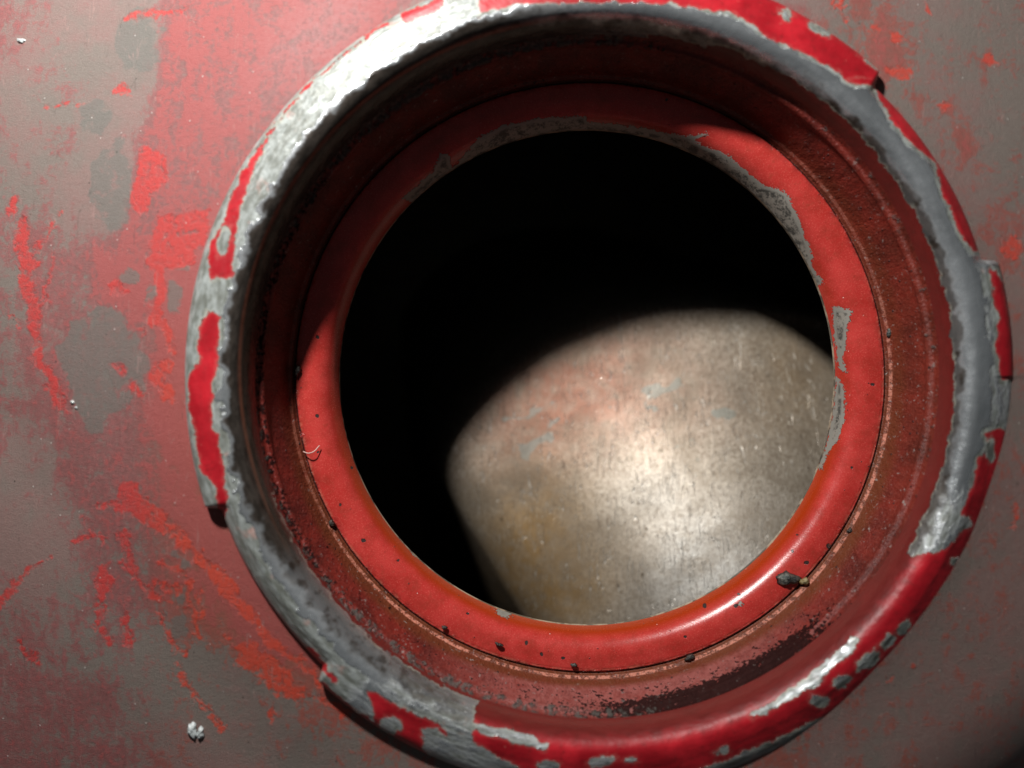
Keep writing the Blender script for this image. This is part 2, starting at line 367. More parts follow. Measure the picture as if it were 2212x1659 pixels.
def lobe(deg):
    """1 on the bayonet lugs, 0 in the two notches"""
    a = smooth(17.2, 15.9, deg)+smooth(46.2, 47.6, deg)*smooth(199.6, 198.2, deg)+smooth(226.2, 227.6, deg)
    return np.clip(a, 0, 1)
LB = lobe(DEG)
def ring_grid(prof, n, flange=False):
    c = catmull(prof, n); nr = len(c)
    s = np.concatenate([[0], np.cumsum(np.hypot(*np.diff(c, axis=0).T))])
    R = np.repeat(c[:, :1], NA, 1); D = np.repeat(c[:, 1:], NA, 1)
    T = np.repeat(TH[None], nr, 0)
    # hand-beaten unevenness
    wob = .14*fbm(4+2.2*np.cos(TH), 9+2.2*np.sin(TH), 3)
    dwob = .30*fbm(14+1.6*np.cos(TH), 3+1.6*np.sin(TH), 3)
    k = smooth(76.5, 69.5, D)
    R = R + wob[None]*k; D = D + dwob[None]*k
    if flange:
        ex = np.maximum(0, c[:, 0]-34.7)[:, None]
        low = smooth(71.4, 70.8, c[:, 1])[:, None]
        R = R - ex*(1-LB)[None]*.36*1.0
        D = D + (ex*.22)*(1-LB)[None]*low
        # the lower right of the lug dips into a cam ramp
        ramp = smooth(228, 262, DEG)*.10 + smooth(285, 315, DEG)*smooth(362, 340, DEG)*.20
        D = D + ex*ramp[None]*low; R = R + ex*ramp[None]*.62
    x = R*np.cos(T); y = R*np.sin(T)
    V = np.stack([x, y, 78-D], -1).reshape(-1, 3)
    S = np.repeat(s[:, None], NA, 1).ravel()
    ring = np.stack([x.ravel(), y.ravel(), S*3], 1)
    return V, nr, S, T.ravel(), ring

M_fl, M_seat, M_wall, M_shell = mat_flange(), mat_seat(), mat_wall(), mat_shell()

# ---- wall of the neck
V, nr, S, T, ring = ring_grid(wall_p, 8)
Q = proj(V); deg = np.degrees(T); dep = 78-V[:, 2]
wn = fbm(Q[:, 0]/40, Q[:, 1]/40)
def arc(a, b, soft, d=None):
    d = deg if d is None else d
    mid = (a+b)/2; hw = (b-a)/2; x = np.abs((d-mid+180) % 360-180)
    return smooth(hw+soft, hw-soft, x)
at = dict(ring=ring)
at['bead_glint'] = smooth(77.26, 77.17, dep)*smooth(76.98, 77.06, dep)*(.12+.88*arc(215, 365, 20))  # painted ridge highlight, strongest on the side facing the lamp
at['brown'] = smooth(74.6, 76.4, dep)*(.35+.65*arc(195, 350, 25)) + .25*arc(330, 400, 30)
at['pink'] = arc(248, 304, 14)*smooth(76.4, 75.3, dep)*smooth(70.9, 72.0, dep)*.95
at['black'] = .66*arc(272, 312, 12)*smooth(74.2, 73.0, dep) + .30*arc(245, 318, 14)*smooth(75.8, 75, dep) + .55*arc(80, 215, 25)*smooth(73.2, 71.8, dep) + .2*arc(205, 245, 12)
at['grey'] = .62*arc(75, 150, 20)*smooth(73.4, 71.9, dep) + .45*arc(150, 215, 15)*smooth(72.5, 71.6, dep) + .35*arc(-25, 60, 15)*smooth(73.3, 71.6, dep)+.5*arc(215, 285, 12)*smooth(74.0, 71.8, dep)
at['salt'] = .35+.5*arc(-40, 30, 20)+.5*arc(215, 255, 15)+.4*arc(95, 160, 20)
filler = mesh_obj('filler_neck', V, grid_faces(nr, NA), M_wall, tank, at)

# ---- seat ring round the hole
V, nr, S, T, ring = ring_grid(seat_p, 8)
Q = proj(V); deg = np.degrees(T); dep = 78-V[:, 2]; r_ = np.hypot(V[:, 0], V[:, 1])
z1 = lambda p: zt(713, 247, .7275, p)
chipA = z1([(205, 250), (300, 165), (325, 112), (355, 112), (365, 150), (395, 115), (435, 65), (520, 25), (620, 5), (760, -4), (768, 14), (900, 30),
            (1050, 58), (1085, 58), (1125, 48), (1128, 66), (1090, 78), (1110, 88), (1180, 112), (1290, 205), (1330, 215), (1360, 232), (1395, 305), (1440, 425), (1432, 440), (1478, 505),
            (1440, 520), (1380, 440), (1250, 250), (1000, 90), (700, 60), (400, 150), (250, 270)])
chipB = z1([(1486, 560), (1520, 572), (1558, 578), (1540, 625), (1535, 680), (1527, 730), (1545, 768), (1530, 778), (1512, 760), (1500, 720), (1490, 640)])
chipC = z1([(1500, 775), (1526, 800), (1530, 850), (1527, 905), (1515, 960), (1482, 1000), (1462, 1055), (1440, 1050), (1478, 960), (1492, 880)])
chip = np.maximum(np.maximum(sdf(Q, chipA)-4, sdf(Q, chipB)-3), sdf(Q, chipC)-1)
chip = np.maximum(chip, ell(Q, 1088, 1324, 17, 9, 25)); chip = np.maximum(chip, ell(Q, 895, 1195, 9, 5, 50)); chip = np.maximum(chip, ell(Q, 1600, 1302, 8, 5, -40))
at = dict(ring=ring, chip=chip/20)
sp = np.full(len(Q), -9.0)
for x, y, r in [(686, 728, 5), (685, 898, 5), (687, 976, 4), (785, 1167, 6), (1137, 1388, 5), (1170, 1413, 5), (1216, 1421, 5), (1522, 1308, 6), (1596, 1283, 4), (1712, 1190, 4),
                (1885, 830, 5), (1722, 1155, 3), (735, 1090, 4), (1590, 1308, 6), (1480, 1375, 4), (1840, 1010, 4), (1760, 365, 6), (1700, 330, 5), (1440, 215, 4),
                (1790, 1180, 7), (1742, 1215, 6), (1010, 1325, 4), (860, 1210, 4), (760, 1010, 4)]:
    sp = np.maximum(sp, ell(Q, x, y, r*1.0, r*.75, random.uniform(0, 180)))
at['speck'] = sp/12
at['cut'] = smooth(80.0, 80.45, dep)*1.0
at['orange'] = smooth(78.0, 79.3, dep)*(.25+.75*arc(195, 345, 20))
at['crack'] = np.clip(smooth(29.66, 29.84, r_) + .42*smooth(28.9, 29.8, r_)*np.clip(fbm(Q[:, 0]/14, Q[:, 1]/14, 4)*3+.3, 0, 1), 0, 1)
at['bead_glint'] = smooth(29.45, 29.62, r_)*smooth(29.84, 29.74, r_)*.25*arc(180, 380, 20)  # inner strip of the painted seam highlight
seat = mesh_obj('seat_ring', V, grid_faces(nr, NA), M_seat, filler, at)

# ---- rim and bayonet lugs: wear traced as outlines on the metal
z3 = lambda p: zt(1663, 0, .3472, p)
z4 = lambda p: zt(1718, 494, .3638, p)
z5 = lambda p: zt(1481, 1042, .3717, p)
z6 = lambda p: zt(823, 1152, .372, p)
z7 = lambda p: zt(329, 1042, .3716, p)
z8 = lambda p: zt(356.6, 439, .463, p)
def pol(a, b, r0, r1, n=24):
    cx, cy = 1296, 810
    up = [(cx+r1*math.cos(math.radians(t)), cy-r1*math.sin(math.radians(t))) for t in np.linspace(a, b, n)]
    dn = [(cx+r0*math.cos(math.radians(t)), cy-r0*math.sin(math.radians(t))) for t in np.linspace(b, a, n)]
    return up+dn
RED = [
 pol(200, 330, 690, 752), pol(-45, 62, 690, 764), pol(60, 72, 690, 756), pol(70, 82, 690, 746), pol(253, 330, 690, 795),
 [(1034, 26), (1042, 24), (1091, 14), (1129, 7), (1285, 3), (1441, 7), (1483, 14), (1528, 21), (1580, 28), (1625, 49), (1653, 76), (1719, 108), (1810, 153), (1823, 167), (1899, 172), (1960, 120), (1700, -90), (1034, -90)],
 z3([(640, 480), (700, 500), (760, 600), (830, 680), (900, 740), (1010, 890), (1080, 1060), (1180, 1180), (1260, 1340), (1320, 1560), (1260, 1560), (1180, 1450), (1120, 1290), (1050, 1150), (1020, 1000), (950, 960), (850, 860), (760, 760), (690, 620), (640, 530), (520, 520), (460, 480)]),
 z4([(1160, 250), (1200, 250), (1250, 350), (1260, 460), (1310, 650), (1310, 890), (1220, 900), (1190, 700), (1210, 540), (1180, 430)]),
 z4([(1120, 1210), (1200, 1180), (1300, 1230), (1290, 1400), (1230, 1659), (1200, 1750), (1000, 1700), (1060, 1450), (1100, 1350), (1150, 1290)]),
 z5([(1345, 415), (1440, 410), (1520, 370), (1580, 310), (1660, 250), (1640, 190), (1600, 180), (1640, 60), (1690, -60), (1860, -60), (1830, 100), (1700, 400), (1490, 760), (1200, 1090), (900, 1310), (500, 1500), (0, 1700), (-900, 1700),
     (-1240, 1500), (-1230, 1300), (-1100, 1180), (-950, 1180), (-800, 1330), (-500, 1400), (0, 1400), (350, 1290), (700, 1090), (950, 860), (1180, 610)]),
 z7([(1240, 1205), (1320, 1225), (1480, 1335), (1600, 1370), (1700, 1440), (1720, 1480), (1620, 1460), (1560, 1480), (1570, 1560), (1640, 1640), (1500, 1610), (1280, 1440), (1150, 1300), (1280, 1400), (1290, 1340)]),
 z8([(195, 255), (290, 10), (345, 20), (325, 240), (312, 330), (262, 345), (212, 362)]),
 z8([(190, 488), (258, 530), (243, 760), (217, 830), (217, 1050), (247, 1080), (292, 1390), (287, 1470), (255, 1488), (240, 1400), (240, 1330), (165, 1230), (145, 1100), (105, 960), (100, 830), (150, 740), (160, 600)]),
]
REDS = [([(551, 333), (592, 274), (627, 229), (683, 167), (752, 108), (835, 49)], 5), ([(880, 36), (945, 10)], 24), ([(558, 325), (525, 390), (500, 455)], (16, 30)),
        ([(667, 1402), (700, 1440), (723, 1469)], (10, 13)), ([(690, 1478), (760, 1535), (860, 1600), (930, 1640)], 12), ([(2196, 620), (2204, 760)], 7),
        ]
BARE = [
 z6([(235, 1140), (300, 1125), (335, 1150), (400, 1180), (400, 1140), (480, 1140), (500, 1190), (430, 1330), (400, 1420), (300, 1400), (265, 1280)]),
 z6([(540, 1100), (640, 1115), (800, 1150), (965, 1220), (945, 1252), (780, 1215), (600, 1160), (500, 1120)]),
 z5([(360, 1352), (500, 1270), (700, 1130), (860, 1000), (960, 895), (1012, 915), (990, 960), (880, 1045), (760, 1180), (560, 1292), (400, 1368)]),
]
BELL = [(482, 516, 13, 31, 12), (842, 1564, 24, 20, 25), (1296, 1644, 28, 12, -15), (1182, 1655, 24, 12, 0), (1767, 1512, 20, 13, 15), (1818, 1470, 22, 12, -25), (1876, 1424, 30, 15, -38), (1920, 1384, 20, 12, -40),
        (1953, 1353, 16, 11, -45), (2060, 1213, 10, 8, 0), (1767, 62, 26, 9, 28), (1885, 128, 36, 11, 40), (1694, 28, 17, 10, 30), (2136, 970, 9, 22, 0), (1360, 1640, 12, 5, 0), (1560, 1620, 14, 7, -15)]
def flange_attrs(V, T, ring):
    Q = proj(V); deg = np.degrees(T); dep = 78-V[:, 2]; r_ = np.hypot(V[:, 0], V[:, 1])
    Qw = Q + np.stack([fbm(Q[:, 0]/22, Q[:, 1]/22, 3), fbm(Q[:, 0]/22+31, Q[:, 1]/22+7, 3)], 1)*14
    red = np.full(len(Q), -99.0)
    for p in RED: red = np.maximum(red, sdf(Qw, p))
    for p, w_ in REDS: red = np.maximum(red, stroke(Qw, p, w_))
    for p in BARE: red = np.minimum(red, -sdf(Qw, p))
    for e in BELL: red = np.minimum(red, -ell(Q*.25+Qw*.75 + 10*np.stack([fbm(Q[:, 0]/9, Q[:, 1]/9, 2), fbm(Q[:, 1]/9, Q[:, 0]/9+5, 2)], 1), *e))
    rho0 = np.hypot(Q[:, 0]-1296, Q[:, 1]-810); rho = rho0 + 46*fbm(Q[:, 0]/26, Q[:, 1]/26, 4)
    a = dict(ring=ring, red=red/20)
    wh = .95*arc(100, 232, 6, deg)*smooth(812, 832, rho)
    wh = np.maximum(wh, .50*arc(232, 345, 6, deg)); wh = np.maximum(wh, .50*arc(-30, 18, 4, deg)*smooth(835, 850, rho))
    wh = np.maximum(wh, .7*smooth(-16, -4, red)*arc(-20, 100, 10, deg)*smooth(800, 820, rho))
    wh = np.maximum(wh, .85*arc(292, 335, 6, deg)*smooth(838, 846, rho0))
    a['white'] = wh
    a['grime_shade'] = np.clip(1.0*arc(96, 205, 12, deg)*smooth(822, 806, rho) + .8*arc(50, 100, 16, deg)*smooth(785, 760, rho)+.75*arc(200, 250, 12, deg)*smooth(815, 790, rho) + .9*arc(-35, 55, 12, deg)*smooth(796, 778, rho), 0, 1)  # grime, with the lip's shade painted in on the lamp side
    a['scratch'] = smooth(5, 1.5, np.abs(np.hypot(Q[:, 0]-1296, Q[:, 1]-810)-778-5*np.sin(T*3)))*arc(100, 200, 15, deg)
    a['dull'] = np.maximum(.75*arc(236, 318, 8, deg)*smooth(806, 780, rho0), .95*smooth(806, 772, rho0 + 30*fbm(Q[:, 0]/20, Q[:, 1]/20, 3)))
    return a
V, nr, S, T, ring = ring_grid(rim_p+lug_p[1:], 6, True)
A = flange_attrs(V, T, ring)
ncut = (len(rim_p)-1)*6
ii = np.repeat(np.arange(nr-1)[:, None], NA, 1)
dj = np.repeat(DEG[None], nr-1, 0)
lugA = (ii >= ncut) & (dj >= 46.2) & (dj < 199.6)
lugB = (ii >= ncut) & ((dj >= 226.2) | (dj < 17.2))
Vr, Fr, Ar = compact(V, grid_faces(nr, NA, ~(lugA | lugB)), A); rim = mesh_obj('rim', Vr, Fr, M_fl, filler, Ar)
Vr, Fr, Ar = compact(V, grid_faces(nr, NA, lugA), A); l1 = mesh_obj('bayonet_lug', Vr, Fr, M_fl, filler, Ar)
l1['label'] = 'upper left bayonet lug, mostly worn to pale metal'
Vr, Fr, Ar = compact(V, grid_faces(nr, NA, lugB), A); l2 = mesh_obj('bayonet_lug', Vr, Fr, M_fl, filler, Ar)
l2['label'] = 'lower right bayonet lug, mostly still painted red'

# ---- outer skin of the tank
nrad = 230
rr = np.concatenate([np.linspace(33.9, 100, nrad), np.linspace(101, 150, 30)])
NS = 1200; TS = np.arange(NS)/NS*2*math.pi
R, T = np.meshgrid(rr, TS, indexing='ij'); X, Y = R*np.cos(T), R*np.sin(T)
D = shell_depth(np.clip(X, -95, 95), np.clip(Y, -95, 95)) + .30*fbm(X/14+40, Y/14+40, 3)
D = D + np.maximum(0, R-95)**2*.02
V = np.stack([X, Y, 78-D], -1).reshape(-1, 3)
# side of the tank curving down and a closed underside
base = V.reshape(len(rr), NS, 3)[-1]
extra = []
for k, (rad, dz) in enumerate([(158, -60), (161, -85), (160, -110), (150, -135), (120, -145), (60, -147), (1, -147)]):
    extra.append(np.stack([rad*np.cos(TS), rad*np.sin(TS), np.full(NS, dz+0.0)], 1))
V = np.vstack([V]+extra); nrt = len(rr)+len(extra)
Q = proj(np.stack([V[:, 0], V[:, 1], np.maximum(V[:, 2], -20)], 1))
za = lambda p: zt(0, 0, .3472, p)
zb = lambda p: zt(0, 549, .3472, p)
zc = lambda p: zt(0, 1083, .3472, p)
Qw = Q + np.stack([fbm(Q[:, 0]/30, Q[:, 1]/30, 4), fbm(Q[:, 0]/30+31, Q[:, 1]/30+7, 4)], 1)*34
sol = np.full(len(Q), -99.0)
for p, w_ in [
    (za([(140, 1390), (165, 1659)]), (26, 36)), (zb([(150, 0), (150, 130), (180, 280), (205, 460)]), (36, 22)), (zb([(205, 460), (270, 700), (340, 860), (390, 960)]), (20, 16)),
    (za([(370, 1310), (340, 1410), (230, 1560)]), 10), (za([(800, 120), (900, 85), (1130, 60)]), 10), (za([(280, 670), (520, 640)]), 6), (za([(760, 540), (810, 560)]), (22, 12)),
    (za([(80, 1260), (60, 1310)]), 12), (zb([(330, 0), (280, 280)]), 5), (zb([(40, 370), (110, 450)]), 7),
    (zb([(710, 690), (750, 750)]), (6, 14)), (zb([(800, 830), (850, 880)]), (16, 20)), (zb([(990, 380), (1040, 520), (1080, 620)]), (30, 10)), (zb([(1000, 0), (990, 260), (940, 420)]), (24, 14)),
    (zb([(720, 170), (760, 240)]), 12), (zb([(860, 470), (930, 590)]), 5), (zb([(1030, 690), (960, 760), (1030, 870)]), (22, 26)),
    (zc([(780, -60), (800, 0), (950, 110), (1100, 200)]), (44, 36)), (zc([(1100, 200), (1250, 370), (1400, 520), (1560, 700)]), (34, 24)), (zc([(1560, 700), (1700, 860), (1900, 1020), (1990, 1120)]), (20, 10)),
    (zc([(640, 400), (650, 480), (650, 560)]), (34, 26)), (zc([(630, 640), (620, 760), (670, 850)]), (30, 8)), (zc([(760, 210), (790, 330), (830, 400)]), 22), (zc([(780, 380), (840, 450), (930, 560), (990, 610)]), 12),
    (zc([(970, 700), (1060, 860), (1140, 970)]), 9), (zc([(1130, 1090), (1200, 1170), (1290, 1300), (1380, 1420)]), 13), (zc([(190, 420), (80, 530), (0, 640)]), (18, 12)), (zc([(180, 430), (310, 350)]), 7),
    (zc([(750, 720), (790, 800), (800, 860)]), (16, 14)), (zc([(480, 80), (540, 150), (620, 160)]), 5), (zc([(600, 30), (760, 20)]), (10, 22)), (zc([(1850, 1180), (2000, 1230), (2150, 1300)]), 13),
    (zc([(1180, 500), (1195, 700), (1240, 850)]), 7), (zc([(1050, 600), (1200, 690)]), 6), (zc([(960, 520), (1130, 550)]), 6), (zc([(1010, 370), (1090, 390), (1160, 450)]), 7), (zc([(480, 220), (600, 200)]), 8),
    (zc([(640, 180), (620, 240)]), 12), (zc([(1400, 830), (1440, 840)]), 12), (zc([(1690, 1300), (1700, 1350)]), 14), (zc([(1250, 570), (1260, 720)]), 8), (zc([(1080, 1000), (1120, 1060)]), 3),
    (zc([(120, 890), (200, 960), (270, 1070)]), 5), (zc([(350, 1390), (370, 1500)]), 0),
    (z3([(430, -20), (440, 30)]), 22), (z3([(775, 225), (790, 245)]), 22), (z3([(780, 450), (850, 440)]), (26, 30)), (z3([(1070, 650), (1090, 670)]), 15), (z3([(1365, 370), (1370, 395)]), 14), (z3([(960, 10), (1000, 60)]), 6),
    (z3([(455, 100), (465, 130)]), 10), (z3([(1500, 1520), (1530, 1580)]), 24), (z5([(1900, 120), (1915, 200), (1890, 260)]), 8), (z5([(1330, 1060), (1340, 1100)]), 8), (z5([(1210, 1140), (1200, 1160)]), 8), (z3([(620, 180), (660, 190)]), 12)]:
    if isinstance(w_, int) and w_ == 0: continue
    sol = np.maximum(sol, stroke(Qw, p, w_))
for p in [zc([(1490, 900), (1600, 880), (1700, 950), (1830, 1060), (1830, 1190), (1650, 1160), (1600, 1060), (1470, 1010)]), zc([(1640, 1150), (1850, 1180), (1880, 1290), (1750, 1220)]),
          za([(880, 880), (1020, 960), (1050, 1120), (960, 1200), (930, 1300), (860, 1300), (810, 1260), (850, 1100)]),
          za([(960, 1350), (1130, 1330), (1280, 1290), (1260, 1500), (1180, 1659), (900, 1659), (930, 1500)])]:
    sol = np.maximum(sol, sdf(Qw, p))
grey = np.full(len(Q), -99.0)
grey = np.maximum(grey, sdf(Qw, zb([(640, 330), (740, 350), (800, 450), (900, 560), (940, 680), (880, 790), (870, 900), (700, 990), (640, 1040), (600, 1130), (530, 1090), (480, 1000), (420, 900), (440, 850), (400, 760), (370, 600), (450, 500), (460, 420), (560, 370)])))
for e in [zb([(1090, 270)])[0]+(20, 34), zb([(930, 240)])[0]+(12, 18), zb([(1110, 60)])[0]+(18, 14), za([(860, 260)])[0]+(46, 70), za([(610, 730)])[0]+(34, 40), za([(690, 1150)])[0]+(45, 100), za([(860, 450)])[0]+(14, 12), zb([(800, 140)])[0]+(14, 18),
          zc([(1150, 380)])[0]+(22, 9, 30), zc([(1130, 600)])[0]+(20, 18), zc([(1120, 760)])[0]+(24, 26), zc([(1010, 740)])[0]+(6, 10)]:
    grey = np.maximum(grey, ell(Qw, *e))
grey = np.minimum(grey, np.where(sol > -6, -sol-6, 99))
film = np.full(len(Q), .46)
def feather(p, w_): return smooth(-w_, w_, sdf(Qw, p))
film = film + .46*feather([(350, -80), (345, 120), (325, 200), (300, 330), (275, 450), (215, 560), (200, 640), (330, 690), (350, 800), (330, 900), (370, 1000), (560, 1000), (900, -80)], 26)
film = film + .24*feather([(30, 460), (250, 520), (330, 640), (350, 980), (640, 1390), (540, 1440), (330, 1340), (200, 1330), (180, 1180), (120, 1000), (60, 800)], 50)
film = film + .20*feather([(340, 600), (420, 600), (440, 1050), (680, 1450), (560, 1400), (390, 1150), (350, 900)], 30)
film = film - .32*feather(za([(200, -80), (990, -80), (1000, 200), (960, 380), (960, 640), (780, 850), (830, 1000), (830, 1200), (690, 1400), (400, 1560), (350, 1200), (480, 800), (500, 500)]), 34)
film = film - .18*feather(za([(-50, 100), (300, 300), (420, 900), (330, 1300), (60, 1350), (-50, 900)]), 60)
film = film - .25*feather([(-30, 1010), (100, 940), (130, 1080), (180, 1230), (60, 1290), (-30, 1200)], 40)
film = film - .20*feather([(250, 1420), (460, 1340), (640, 1480), (800, 1659), (450, 1700)], 60) + .16*feather([(-50, 1380), (200, 1480), (330, 1700), (-50, 1700)], 60)
film = film + .18*np.exp(-((Q[:, 0]-1)**2/60**2+(Q[:, 1]-60)**2/110**2))
film = film - .14*smooth(1700, 1800, Q[:, 0])
rr_ = np.hypot(Q[:, 0]-1296, Q[:, 1]-810); an_ = np.degrees(np.arctan2(810-Q[:, 1], Q[:, 0]-1296)) % 360
film = film + .34*smooth(1040, 930, rr_)*arc(165, 232, 12, an_)
for x, y, r, a in [(1915, 130, 60, .42), (1985, 205, 26, .35), (2075, 285, 32, .38), (2090, 315, 20, .3), (1880, 60, 45, .25), (2160, 500, 40, .3), (2060, 30, 60, -.1), (1860, -10, 60, .3), (2180, 560, 30, .35), (2050, 235, 22, .3)]:
    film = film + a*np.exp(-((Q[:, 0]-x)**2+(Q[:, 1]-y)**2)/(r*r))
pale = .75*np.exp(-(((Q[:, 0]-700)*.72+(Q[:, 1]-60)*.69)**2/90**2)-(((Q[:, 0]-700)*.69-(Q[:, 1]-60)*.72)**2/200**2))  # glare spot near the top, put into the colour
hue = smooth(260, 440, Q[:, 0])*smooth(500, 900, Q[:, 1])+.7*smooth(1700, 1800, Q[:, 0])
at = dict(solid=np.clip(sol/20, -3, .34), grey=np.clip(grey/20, -3, .42), film=film, pale=pale, hue=np.clip(hue, 0, 1))
shell = mesh_obj('outer_skin', V, grid_faces(nrt, NS), M_shell, tank, at)

# ---- inside: dark roof and sides, and the bare far wall that the light reaches
M_dark = mat_plain('darkened_inside', (.008, .005, .004), (.016, .010, .008), .8, 0, .3)  # near-black colour keeps bounced light low, so the inside stays dark
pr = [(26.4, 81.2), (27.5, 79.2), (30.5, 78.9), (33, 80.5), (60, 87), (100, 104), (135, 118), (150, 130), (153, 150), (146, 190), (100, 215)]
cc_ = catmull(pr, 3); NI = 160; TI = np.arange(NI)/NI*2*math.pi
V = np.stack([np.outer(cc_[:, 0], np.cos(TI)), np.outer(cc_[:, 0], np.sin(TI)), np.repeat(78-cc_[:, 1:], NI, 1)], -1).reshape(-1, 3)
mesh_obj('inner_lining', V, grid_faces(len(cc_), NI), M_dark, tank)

gx = np.linspace(-60, 105, 330); gy = np.linspace(-105, 60, 330)
X, Y = np.meshgrid(gx, gy, indexing='ij')
Xc, Yc = X-7.9*0, Y
def floor_depth(x, y):
    x = x-7.9*-1.0; y = y+.7              # to camera centred coordinates... (x from the lens)
    x = x - 0.0
    return x, y
xc, yc = X-CX, Y-CY                        # coordinates from the lens axis
u = -.85*xc-.53*yc
t = np.maximum(0, u-9.0)
Df = 101.0 + .0016*(u+9)**2 + np.where(t < 6.4, 7-np.sqrt(np.maximum(49-t*t, 0)), 7-math.sqrt(49-6.4**2)+(t-6.4)*3.2)
Df = Df - 12*np.exp(-((xc-30)**2+(yc+29)**2)/(2*17.0**2))
Df = Df + .8*fbm(X/11, Y/11, 3)
wl = .53*xc-.85*yc; t2 = np.maximum(0, -1.0-(wl-.014*(u+6)**2*(wl < 30))); Df = Df + np.where(t2 < 3, t2*t2*.45, 4.05+(t2-3)*2.7)
Df = np.minimum(Df, 185)
V = np.stack([X, Y, 78-Df], -1).reshape(-1, 3)
n = len(gy); i, j = np.meshgrid(np.arange(len(gx)-1), np.arange(n-1), indexing='ij')
F = np.stack([i*n+j, (i+1)*n+j, (i+1)*n+j+1, i*n+j+1], -1).reshape(-1, 4)
Q = proj(V)
zf = lambda p: zt(932.6, 631, .4465, p)
Qw = Q + np.stack([fbm(Q[:, 0]/30, Q[:, 1]/30, 4), fbm(Q[:, 0]/30+31, Q[:, 1]/30+7, 4)], 1)*40
g = lambda x, y, rx, ry, rot=0: np.exp(-((( (Q[:, 0]-x)*math.cos(math.radians(rot))+(Q[:, 1]-y)*math.sin(math.radians(rot)))/rx)**2+((-(Q[:, 0]-x)*math.sin(math.radians(rot))+(Q[:, 1]-y)*math.cos(math.radians(rot)))/ry)**2))
ver = np.full(len(Q), -99.0)
for p, w_ in [(zf([(340, 630), (560, 560), (600, 530)]), 10), (zf([(440, 510), (600, 500)]), 8), (zf([(1050, 490), (1200, 440)]), 22), (zf([(1360, 600), (1470, 590)]), 22), (zf([(590, 1000), (640, 1090)]), (12, 5)), (zf([(1280, 790), (1290, 800)]), 16), (zf([(1180, 770), (1250, 740)]), 9),
              (zf([(560, 660), (600, 600)]), 8), (zf([(1050, 540), (1100, 560)]), 14), (zf([(760, 390), (800, 470), (880, 530)]), 7)]:
    ver = np.maximum(ver, stroke(Qw, p, w_))
ver = np.maximum(ver, sdf(Qw, zf([(420, 740), (480, 720), (550, 665), (585, 690), (560, 740), (480, 780), (465, 835), (430, 800)])))
at = dict(rust=np.clip(1.0*g(1180, 890, 120, 170, 60)+.45*g(1420, 860, 190, 110)+.35*g(1330, 760, 200, 80, -20), 0, 1),
          ochre=np.clip(1.0*g(1160, 1150, 130, 140)+.9*g(1230, 1290, 190, 90)+.4*g(1600, 1150, 160, 90)+.5*g(1720, 800, 90, 150), 0, 1),
          verdigris=ver/20, clean_bright=np.clip(1.1*g(1520, 1230, 190, 110, -35)+.4*g(1420, 1080, 120, 90), 0, 1), spots=np.clip(g(1630, 1100, 90, 60)+g(1440, 1270, 90, 60, 40), 0, 1),  # cleaner tin plus painted brightness at the lower right
          rough_patch=np.clip(.8*g(1365, 975, 80, 110, -25)+.6*g(1290, 850, 60, 110, -30), 0, 1))
mesh_obj('far_inner_wall', V, F, mat_floor(), tank, at)

# ------------------------------------------------------------------ loose bits lying on the tank
def lump(name, px, py, z, rx, ry, h, rot, mat, label, cat, seed, tilt=0.0, n=28, sub=5):
    r = np.random.default_rng(seed); ph = r.random(6)*6.28
    if name == 'grit': rx *= .8; ry *= .8; h *= .7
    V = []; F = []
    x0, y0 = unproj(px, py, z)
    a = np.arange(n)/n*2*math.pi
    edge = 1+.16*np.sin(2*a+ph[0])+.12*np.sin(3*a+ph[1])+.09*np.sin(5*a+ph[2])+.06*np.sin(9*a+ph[3])
    V.append((0, 0, h*(.9+.2*r.random())))
    for k in range(1, sub+1):
        q = k/sub
        for i_ in range(n):
            zz = h*(1-q**3)*(.75+.5*r.random()) if k < sub else -.05
            V.append((rx*q*edge[i_]*math.cos(a[i_]), ry*q*edge[i_]*math.sin(a[i_]), zz))
    b = len(V); V.append((0, 0, -.05))
    for i_ in range(n):
        F.append((0, 1+i_, 1+(i_+1) % n))
        for k in range(sub-1):
            F.append((1+k*n+i_, 1+(k+1)*n+i_, 1+(k+1)*n+(i_+1) % n, 1+k*n+(i_+1) % n))
        F.append((b, 1+(sub-1)*n+(i_+1) % n, 1+(sub-1)*n+i_))
    o = mesh_obj(name, V, F, mat)
    o.location = (x0*MM, y0*MM, z*MM); o.rotation_euler = (tilt, 0, math.radians(rot))
    o['label'] = label; o['category'] = cat
    return o
M_flake = mat_plain('dark_rust_flake', (.035, .045, .045), (.13, .13, .11), .45, .3, 2.5, .0002)
M_chip = mat_plain('pale_paint_chip', (.34, .38, .38), (.62, .66, .66), .35, 0, 2.0, .0002)
M_crumb = mat_plain('black_grit', (.018, .016, .015), (.07, .06, .05), .5, .2, 3, .0002)
M_bead = mat_plain('shiny_speck', (.55, .57, .56), (.8, .82, .82), .15, .4, 3, .0001)
def skz(px, py):
    z = 2.0
    for _ in range(6):
        x, y = unproj(px, py, z); z = 78-float(shell_depth(np.array([x]), np.array([y]))[0]) 
    return z+.05
lump('rust_flake', 1702, 1250, 0.65, 1.15, .75, .55, -12, M_flake, 'large dark grey rust flake lying on the red ring at its lower right seam', 'flake', 3)
lump('rust_flake', 1738, 1256, 0.9, .55, .38, .35, -20, M_chip if 0 else mat_plain('ochre_flake', (.16, .12, .04), (.30, .25, .13), .5, 0, 3, .0002), 'small ochre flake touching the right end of the big dark flake', 'flake', 4)
lump('paint_chip', 416, 1577, skz(416, 1577), .55, .75, .35, 10, M_chip, 'left half of the pale chip pair on the lower left tank skin', 'paint chip', 5)
lump('paint_chip', 433, 1583, skz(433, 1583), .40, .62, .30, -25, M_chip, 'right half of the pale chip pair on the lower left tank skin', 'paint chip', 6)
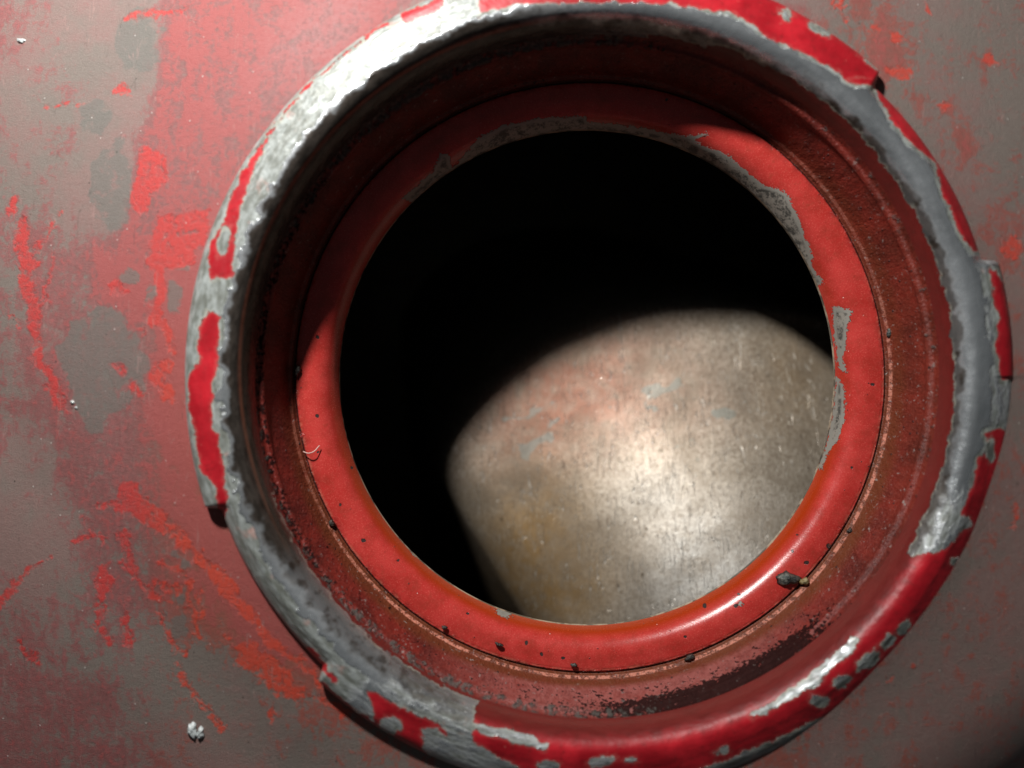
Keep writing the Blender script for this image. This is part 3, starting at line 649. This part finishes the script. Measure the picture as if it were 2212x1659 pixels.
lump('paint_chip', 47, 88, skz(47, 88), .45, .28, .25, 0, M_chip, 'tiny pale speck on the tank skin near the top left corner', 'speck', 8)
lump('grit', 157, 868, skz(157, 868), .35, .22, .25, -40, M_bead, 'shiny crumb below the round grey bare patch on the left', 'grit', 9)
lump('grit', 165, 880, skz(165, 880), .22, .16, .2, -60, M_bead, 'smaller shiny crumb just right of the one below the grey patch', 'grit', 10)
lump('grit', 1490, 1420, .95, .62, .40, .35, 20, M_crumb, 'black crumb stuck on the seam at the bottom, right of centre', 'grit', 11)
lump('grit', 1078, 1392, .95, .5, .26, .3, -20, M_crumb, 'black crumb on the seam at the bottom, left of centre', 'grit', 12)
lump('grit', 960, 1355, .95, .4, .24, .3, -25, M_crumb, 'black crumb on the seam at the lower left', 'grit', 13)
lump('grit', 1922, 718, .95, .45, .55, .3, 0, M_flake, 'dark grey crumb beside the seam on the right', 'grit', 14)
lump('grit', 1836, 1146, .95, .45, .3, .3, 30, M_crumb, 'black crumb on the seam at the right below the middle', 'grit', 15)
lump('grit', 716, 1130, .95, .4, .4, .3, 0, M_crumb, 'black crumb on the seam at the left below the middle', 'grit', 16)
lump('grit', 642, 800, .95, .5, .65, .4, 0, M_crumb, 'black crumb in the shade on the seam at the far left', 'grit', 17)
lump('grit', 1240, 1436, .95, .42, .25, .3, 0, M_flake, 'grey crumb on the seam at the very bottom', 'grit', 18)

# a fine curved fibre on the left of the red ring
pts = [(655, 975), (668, 978), (680, 974), (690, 962)]
cu = catmull([(*unproj(a, b, 1.0), 1.0+.35*math.sin(k*1.1)) for k, (a, b) in enumerate(pts)], 6)
V = []; F = []; n = 6
for k in range(len(cu)):
    d = cu[min(k+1, len(cu)-1)]-cu[max(k-1, 0)]; d /= np.linalg.norm(d)
    s1 = np.cross(d, [0, 0, 1]); s1 /= np.linalg.norm(s1); s2 = np.cross(s1, d)
    for i_ in range(n):
        an = i_/n*6.283; V.append(cu[k]+.055*(math.cos(an)*s1+math.sin(an)*s2))
    if k:
        for i_ in range(n): F.append(((k-1)*n+i_, (k-1)*n+(i_+1) % n, k*n+(i_+1) % n, k*n+i_))
F += [tuple(range(n))[::-1], tuple(range(len(V)-n, len(V)))]
V = np.array(V); c0 = V.mean(0); c0[2] = V[:, 2].min()
fo = mesh_obj('fibre', V-c0, F, mat_plain('pale_fibre', (.5, .32, .28), (.7, .5, .45), .5)); fo.location = tuple(c0*MM)
fo['label'] = 'short pale curved fibre lying across the left seam of the red ring'; fo['category'] = 'fibre'
